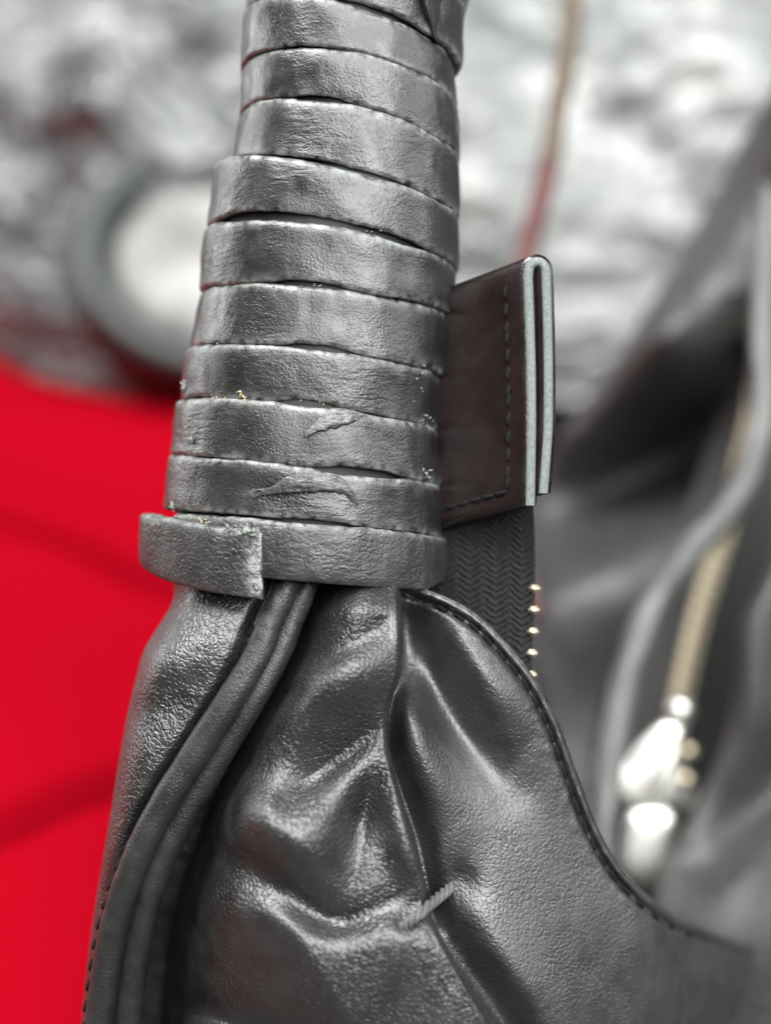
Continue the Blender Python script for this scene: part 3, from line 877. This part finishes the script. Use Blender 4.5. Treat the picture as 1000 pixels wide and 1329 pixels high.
def stitch_row(path, pitch, me, parent, wfn, tilt=0.0, start=0.5):
    c = catmull(path, 500)
    seg = np.concatenate([[0], np.cumsum(np.hypot(*np.diff(c[:, :2], axis=0).T))])
    sN = np.arange(start * pitch, seg[-1], pitch)
    for s_ in sN:
        x, y = np.interp(s_, seg, c[:, 0]), np.interp(s_, seg, c[:, 1])
        x2, y2 = np.interp(s_ + 4, seg, c[:, 0]), np.interp(s_ + 4, seg, c[:, 1])
        ca, sa = math.cos(tilt), math.sin(tilt)
        dx, dy = x2 - x, y2 - y
        if abs(dx) + abs(dy) < 1e-6:
            continue
        dx, dy = dx * ca - dy * sa, dx * sa + dy * ca
        p0, p1 = P(x, y, wfn(x, y)), P(x + dx, y + dy, wfn(x + dx, y + dy))
        place('stitch', me, p0, p1 - p0, fwdv, parent)


sc_path = [(x - 20 - 1.5, y) for x, y in PIPE1 if 770 <= y <= 1420]
stitch_row(sc_path, 27, ST, side, lambda x, y: float(side_w(np.array([[x]]), np.array([[y]]))[0, 0]) + 0.35, tilt=0.12)


def rim_w(x, y):
    return float(end_w(np.array([[x]]), np.array([[y]]))[0, 0]) - 0.5


# groove path: the rim moved 15 px to the panel's side
rr_ = catmull(TOPC, 300)
tg = np.gradient(rr_, axis=0); tg /= np.linalg.norm(tg, axis=1)[:, None]
gp = rr_ + np.stack([-tg[:, 1], tg[:, 0]], -1) * 15
gp = gp[(gp[:, 0] > 560) & (gp[:, 0] < 960)][::12]
stitch_row([tuple(p) for p in gp], 25, ST, end, rim_w, tilt=0.15)

# the thick thread loop across the fold
def on_front(x, y):
    X_, Y_ = np.array([[float(x)]]), np.array([[float(y)]])
    e_ = float(end_w(X_, Y_)[0, 0])
    if x < float(curve_x(CEN_R, np.array([float(y)]))[0]) - 3:
        e_ = max(e_, float(cen_w(X_, Y_)[0, 0]))
    return e_


hi = max(on_front(x, y) for x, y in ((530, 1197), (545, 1185), (552, 1180)))
p3 = [(520, 1206, on_front(520, 1206) - 1.5), (527, 1201, max(on_front(527, 1201) + 0.4, hi - 0.6)), (545, 1185, hi + 0.5), (565, 1168, on_front(565, 1168) * 0.5 + hi * 0.5),
      (582, 1154, on_front(582, 1154) + 0.6), (590, 1147, on_front(590, 1147) - 1.8)]
def twisted(path, strands, r_off, r_str, turns, n=150, seg=10):
    c_ = catmull(path, n)
    w_ = P(c_[:, 0], c_[:, 1], c_[:, 2])
    t_ = np.gradient(w_, axis=0); t_ /= np.linalg.norm(t_, axis=1)[:, None]
    s_ = np.cross(t_, fwdv); s_ /= np.linalg.norm(s_, axis=1)[:, None]
    u_ = np.cross(s_, t_)
    Vs, Fs = [], []
    for k_ in range(strands):
        a_ = np.linspace(0, turns * 2 * math.pi, n) + k_ * 2 * math.pi / strands
        cc_ = w_ + (s_ * np.cos(a_)[:, None] + u_ * np.sin(a_)[:, None] * 0.8) * r_off / 1000
        b_ = np.linspace(0, 2 * math.pi, seg, endpoint=False)
        rr2 = r_str / 1000 * (1 + 0.10 * noise2(np.arange(n)[:, None] * 0.5, b_[None] * 2 + k_, 5))
        Vs.append((cc_[:, None] + s_[:, None] * (np.cos(b_) * rr2)[..., None] + u_[:, None] * (np.sin(b_) * rr2)[..., None]).reshape(-1, 3))
        Fs.append(grid_faces(n, seg, wrap_c=True, off=k_ * n * seg))
    return np.concatenate(Vs), np.concatenate(Fs)


Vv, F = twisted(p3, 3, 0.40, 0.40, 4.5)
obj('thread_loop', Vv, F, M_THREAD2, bag, label='thick grey thread tacked across the fold')

# --- zip end tab: a leather strip folded over, seen along its raw edge
def hairpin(side_off, n_arc=14):
    """centre line points (px,py) with normals; side_off shifts along the outward normal (px)."""
    pts, nor = [], []
    L0, L1, yt, yb, yb2 = 687.0, 708.5, 352.0, 656.0, 640.0
    for y in np.linspace(yb, yt + 8, 26):
        bow = 3.0 * math.sin((y - yt) / (yb - yt) * math.pi) - (y - yt) / (yb - yt) * -3
        pts.append((L0 + bow - 2, y)); nor.append((-1, 0.0))
    mx, ra = (L0 + L1) / 2, (L1 - L0) / 2
    for a_ in np.linspace(math.pi, 0, n_arc)[1:-1]:
        pts.append((mx + ra * math.cos(a_) - 1, yt + 2 - ra * 1.3 * math.sin(a_))); nor.append((math.cos(a_), -math.sin(a_)))
    for y in np.linspace(yt + 8, yb2, 26):
        bow = 3.0 * math.sin((y - yt) / (yb - yt) * math.pi) - 4 * max(0, (y - 560) / 80)
        pts.append((L1 + bow - 1, y)); nor.append((1, 0.0))
    pts, nor = np.array(pts), np.array(nor)
    nor /= np.linalg.norm(nor, axis=1)[:, None]
    return pts + nor * side_off


TABW = -5.0
EXT = np.array([-11.5, -3.2, -8.5])          # mm, the strip's width runs back to the left
nE = 30
outer, inner = hairpin(10.0), hairpin(-7.5)
loop = np.concatenate([outer, inner[::-1]])
e = np.linspace(0, 1, nE)[:, None]
def tab_pt(xy, e, inset=0.0):
    b_ = P(xy[..., 0], xy[..., 1], TABW)
    k_ = e
    return b_ + (np.asarray(k_)[..., None] * EXT / 1000) @ R.T
V = np.stack([tab_pt(loop, np.full(len(loop), ee)) for ee in e[:, 0]], 0)
F = [tuple(f) for f in grid_faces(nE, len(loop), wrap_c=True)]
m_ = len(outer)
for rI, fl in ((0, False), (nE - 1, True)):
    for i in range(m_ - 1):
        f = (rI * len(loop) + i, rI * len(loop) + i + 1, rI * len(loop) + 2 * m_ - 2 - i, rI * len(loop) + 2 * m_ - 1 - i)
        F.append(f if fl else f[::-1])
tab = obj('zip_tab', V, F, M_TAB, bag, label='folded leather tab at the end of the zip', attrs={'wear_glint': np.zeros(V.shape[0] * V.shape[1])})
# pale raw edge, slightly proud and fuzzy
o2, i2 = hairpin(6.4), hairpin(-5.4)
nn = len(o2)
fu = 1.2 * np.random.default_rng(3).normal(size=(nn, 2))
ring = np.stack([o2, hairpin(4.5), hairpin(0.0), hairpin(-3.5), i2], 1)
dwp = np.array([0.05, 0.45, 0.5, 0.42, 0.05])
V = P(ring[..., 0], ring[..., 1], TABW + dwp[None] + 0.06 * noise2(ring[..., 0] / 4, ring[..., 1] / 4, 3))
obj('raw_edge', V, grid_faces(nn, 5), M_RAW, tab, label='pale raw cut edge of the folded tab')
# stitches on the face
fn = -np.cross(R @ EXT, R @ np.array([0, 1.0, 0])); fn /= np.linalg.norm(fn)
if fn @ fwdv < 0:
    fn = -fn
for y in np.arange(372, 625, 21.0):
    xy = np.array([677.0, y])
    p0 = tab_pt(hairpin(10.0)[np.argmin(np.abs(hairpin(10.0)[:26, 1] - y))], np.array(0.17))
    place('stitch', ST, p0 + fn * 0.00004, R @ np.array([0.12, 1, 0]), fn, tab)
for ee in np.arange(0.25, 0.98, 0.14):
    q = hairpin(10.0); j = np.argmin(np.abs(q[:26, 1] - 632))
    place('stitch', ST, tab_pt(q[j], np.array(ee)) + fn * 0.00012, R @ EXT, fn, tab)

# --- zip tape of the tab, herringbone weave, and its teeth
nr, nc = 330, 190
yv = np.linspace(640, 900, nr)[:, None]; xv = np.linspace(0, 1, nc)[None]
X = 552 + (691 - 552) * xv + 0 * yv; Y = yv + 0 * xv
X = X + 3 * np.sin((Y - 640) / 60)
colw = 17.0
ci = np.floor((X - 575) / colw); cf = ((X - 575) / colw) % 1
d_ = np.where(ci % 2 == 0, cf, 1 - cf)
wave = np.sin((Y / 8.6 + d_ * 1.5 + 0.22 * fbm(X / 18, Y / 12, 8, 2)) * 2 * math.pi) * (0.75 + 0.5 * noise2(X / 7, Y / 5, 9))
wt = -11.0 - 8 * (1 - xv) ** 1.3 * 0.6 + 0.22 * wave * np.sin(np.pi * cf) ** 0.5 + 0.05 * fbm(X / 4, Y / 4, 3, 2)
Vv, F = solid_grid(P(X, Y, wt), P(X, Y, wt - 0.8))
tape = obj('zip_tape', Vv, F, M_TAPE, bag, label='black woven zip tape below the tab')


def box_mesh(name, sx, sy, sz, bev, mat):
    import bmesh
    bm = bmesh.new()
    bmesh.ops.create_cube(bm, size=1)
    for v in bm.verts:
        v.co.x *= sx / 1000; v.co.y *= sy / 1000; v.co.z *= sz / 1000
    if bev:
        bmesh.ops.bevel(bm, geom=bm.edges[:], offset=bev / 1000, segments=2, affect='EDGES')
    me = bpy.data.meshes.new(name)
    bm.to_mesh(me); bm.free()
    me.materials.append(mat)
    me.polygons.foreach_set('use_smooth', np.ones(len(me.polygons), bool))
    return me


TOOTH = box_mesh('tooth', 1.5, 1.1, 1.6, 0.3, M_BRASS)
for y in np.arange(764, 900, 28.0):
    place('tooth', TOOTH, P(690.5 + 3 * math.sin((y - 640) / 60), y, -11.2), R @ np.array([1.0, 0, 0]), fwdv, tape)

# ------------------------------------------------------------------ the far side of the bag (out of focus)
def far_w(w):
    return -40 + (np.asarray(w, float) + 40) * 1.6


def PF(px, py, w):
    return P(px, py, far_w(w))


nr, nc = 260, 220
def far_left(y):
    return np.interp(y, [-200, 60, 140, 350, 480, 560, 640, 760, 900, 1300, 1500], [1215, 1045, 985, 870, 790, 725, 690, 670, 660, 640, 640])
yy = np.linspace(-200, 1400, nr)
xl = far_left(yy)[:, None]
X = xl + (1400 - xl) * np.linspace(0, 1, nc)[None] ** 1.3
Y = np.repeat(yy[:, None], nc, 1)
g = lambda pts, h, wl, wr: ridge(X, Y, pts, h, wl, wr)
w = -112 + 0 * X
w = w + g([(690, 800), (800, 745), (900, 680), (1000, 590)], [10, 15, 13, 8], 60, 130)
w = w + g([(690, 665), (800, 630), (900, 585), (980, 520)], [-12, -22, -20, -10], 62, 60)
w = w + g([(780, 500), (860, 440), (930, 380)], [4, 16, 10], 70, 80)
w = w + g([(860, 330), (910, 260), (960, 180)], [-6, -12, -6], 60, 60)
q = np.clip(1 - (X - xl) / 60, 0, 1)
w = w - 12 * (1 - np.sqrt(1 - q * q))
# the cavity of the opening sinks between its two lips
OPEN_L = [(1000, 200), (992, 420), (990, 540), (958, 650), (905, 715), (855, 785), (822, 870), (800, 960), (790, 1040), (790, 1200), (790, 1500)]
ol = curve_x(OPEN_L, Y)
w = w + 0.045 * np.clip(Y - 690, 0, 420) + 0.06 * np.clip(540 - Y, 0, 500)
w = w - 30 * smooth(0, 40, X - ol) * smooth(300, 620, Y)
Vv, F = solid_grid(PF(X, Y, w), PF(X, Y, w - 2))
obj('rear_panel', Vv, F, M_FAR, bag, label='soft far side of the bag, out of focus', attrs={'wear_glint': np.zeros(len(Vv))})

# left lip of the opening: a raised folded rim
lipL = [(x, y, float(far_w(z))) for x, y, z in [(1030, 60, -100), (1000, 250, -98), (988, 420, -94), (988, 545, -90), (958, 640, -86), (905, 705, -82), (852, 775, -78), (818, 860, -74), (797, 950, -70), (785, 1040, -66), (775, 1180, -62)]]
Vv, F = tube(lipL, [2.1, 2.5, 2.8, 3.0, 3.0, 3.0, 2.9, 2.6, 2.4], 160, 28, flat=1.2, wob=0.12, seed=2)
obj('opening_lip', Vv, F, M_LIP, bag, attrs={'wear_glint': np.zeros(len(Vv))})

# right lip and the panel right of it
RP = [(1060, 560), (1015, 690), (985, 760), (960, 810), (956, 860), (948, 930), (920, 1010), (885, 1075), (855, 1130), (840, 1190), (830, 1300)]
yy = np.linspace(560, 1500, 220)
xl = curve_x(RP, np.minimum(yy, 1300))[:, None]
X = xl + (1450 - xl) * np.linspace(0, 1, 140)[None]
Y = np.repeat(yy[:, None], 140, 1)
g = lambda pts, h, wl, wr: ridge(X, Y, pts, h, wl, wr)
w = -76 + 0.012 * (1200 - Y)
w = w + 0.00040 * np.clip(Y - 1020, 0, 330) ** 2
w = w + g([(985, 770), (975, 860), (965, 960), (900, 1080)], [3, 4, 4, 3], 40, 40)
w = w + g([(1000, 1080), (960, 1130), (900, 1190)], [3, 6, 4], 60, 70)
w = w + g([(1030, 980), (980, 1050), (920, 1110)], [-3, -5, -3], 40, 50)
q = np.clip(1 - (X - xl) / 22, 0, 1)
w = w - 6 * (1 - np.sqrt(1 - q * q))
Vv, F = solid_grid(PF(X, Y, w), PF(X, Y, w - 2.2))
obj('zip_flap', Vv, F, M_FAR, bag, label='leather edge right of the gold zip', attrs={'wear_glint': np.zeros(len(Vv))})

# dark tape of the gold zip
yy = np.linspace(430, 1250, 90)
xm = np.interp(yy, [430, 640, 700, 800, 900, 1000, 1250], [985, 955, 938, 905, 880, 860, 830])[:, None]
hw = np.interp(yy, [430, 700, 800, 1000, 1250], [12, 70, 90, 90, 60])[:, None]
X = xm + hw * np.linspace(-1, 1, 30)[None]
Y = np.repeat(yy[:, None], 30, 1)
w = -97 + 0.02 * (Y - 700) - 4 * np.abs(np.linspace(-1, 1, 30))[None]
Vv, F = solid_grid(PF(X, Y, w), PF(X, Y, w - 0.8))
zt = obj('gold_zip', Vv, F, M_LINING, bag, label='gold toothed zip on dark tape inside the opening')
ZT1 = box_mesh('tooth', 4.4, 1.1, 1.7, 0.25, M_BRASS)
c = catmull([(987, 420), (980, 520), (953, 640), (935, 705), (906, 800), (882, 905), (872, 960)], 400)
seg = np.concatenate([[0], np.cumsum(np.hypot(*np.diff(c, axis=0).T))])
for i, s_ in enumerate(np.arange(0, seg[-1], 9.0)):
    x, y = np.interp(s_, seg, c[:, 0]), np.interp(s_, seg, c[:, 1])
    x2, y2 = np.interp(s_ + 6, seg, c[:, 0]), np.interp(s_ + 6, seg, c[:, 1])
    wz = -95 + 0.02 * (y - 700)
    tv = PF(x2, y2, wz) - PF(x, y, wz)
    if np.linalg.norm(tv) < 1e-7:
        continue
    sv = np.cross(tv, fwdv)
    off = (1.2 if i % 2 else -1.2)
    place('tooth', ZT1, PF(x + off, y, wz), sv, fwdv, zt)

# slider with its bridge, flange and hanging pull
def ellipsoid(name, c0, rx, ry, rz, ang, mat, parent, sup=2.6, label=None):
    n, sg = 28, 40
    u = np.linspace(-math.pi / 2, math.pi / 2, n)[:, None]; v = np.linspace(0, 2 * math.pi, sg, endpoint=False)[None]
    pw = lambda a, e_: np.sign(a) * np.abs(a) ** (2 / e_)
    x, y, z = rx * pw(np.cos(u), sup) * pw(np.cos(v), sup), ry * pw(np.cos(u), sup) * pw(np.sin(v), sup), rz * pw(np.sin(u), sup) + 0 * v
    ca, sa = math.cos(ang), math.sin(ang)
    q_ = np.stack([x * ca - y * sa, x * sa + y * ca, z], -1) / 1000 * 1.3
    V_ = PF(*c0) + q_ @ R.T
    return obj(name, V_, grid_faces(n, sg, wrap_c=True), mat, parent, label=label)


def plate(name, outline, wc, thick, mat, parent, label=None):
    """A cast metal piece: outline (px,py) with rounded rims, thick in w (mm)."""
    o_ = catmull(outline + outline[:1], 72)[:-1]
    cen_ = o_.mean(0)
    V_, prof_ = [], [(0.05, 1.0), (0.62, 1.0), (0.84, 0.86), (0.96, 0.5), (1.0, 0.0), (0.96, -0.6), (0.84, -1.0), (0.05, -1.0)]
    for sc_, wz_ in prof_:
        q_ = cen_ + (o_ - cen_) * sc_
        V_.append(PF(q_[:, 0], q_[:, 1], wc + wz_ * thick / 2))
    return obj(name, np.array(V_), grid_faces(len(prof_), len(o_), wrap_c=True), mat, parent, label=label)


sl = plate('zip_slider', [(862, 932), (888, 938), (884, 975), (892, 1008), (903, 1030), (890, 1054), (852, 1056), (812, 1049), (780, 1036), (786, 1014), (808, 992), (834, 958)],
           -82, 3.4, M_NICKEL, bag, label='silver zip slider, out of focus')
ellipsoid('crown', (881, 921, -81), 2.0, 2.0, 1.8, 0, M_NICKEL, sl, 2.3)
ellipsoid('bridge', (858, 1000, -79), 1.0, 4.6, 1.8, -0.42, M_NICKEL, sl, 2.6)
plate('pull', [(818, 1052), (848, 1046), (876, 1058), (870, 1100), (860, 1150), (832, 1148), (804, 1128), (808, 1085)], -77, 2.0, M_NICKEL, sl)
ellipsoid('bokeh_disc', (893, 975, -80), 1.2, 1.2, 1.0, -0.2, M_BRASS, sl, 2.2)  # two brass balls added in place of blurred round glints
ellipsoid('bokeh_disc', (889, 1012, -80), 1.4, 1.2, 1.0, -0.2, M_BRASS, sl, 2.2)

# ------------------------------------------------------------------ the cord behind
cord = thing('hanging_cord', 'thin brown cord turning dark red near its lower end, behind the bag tab', 'cord', P(700, 330, -135))
Vv, F = tube([(775, -330, -150), (752, -120, -146), (742, 0, -142), (737, 60, -140), (722, 150, -138), (712, 215, -136)], 2.5, 80, 16, wob=0.15)
obj('upper_strand', Vv, F, M_CORD_B, cord)
Vv, F = tube([(713, 205, -136), (700, 265, -135), (682, 330, -134), (668, 420, -132), (660, 560, -130), (665, 700, -128), (690, 800, -121)], 2.4, 80, 16, wob=0.15)
obj('lower_strand', Vv, F, M_CORD_R, cord, label='dark red lower length of the cord')
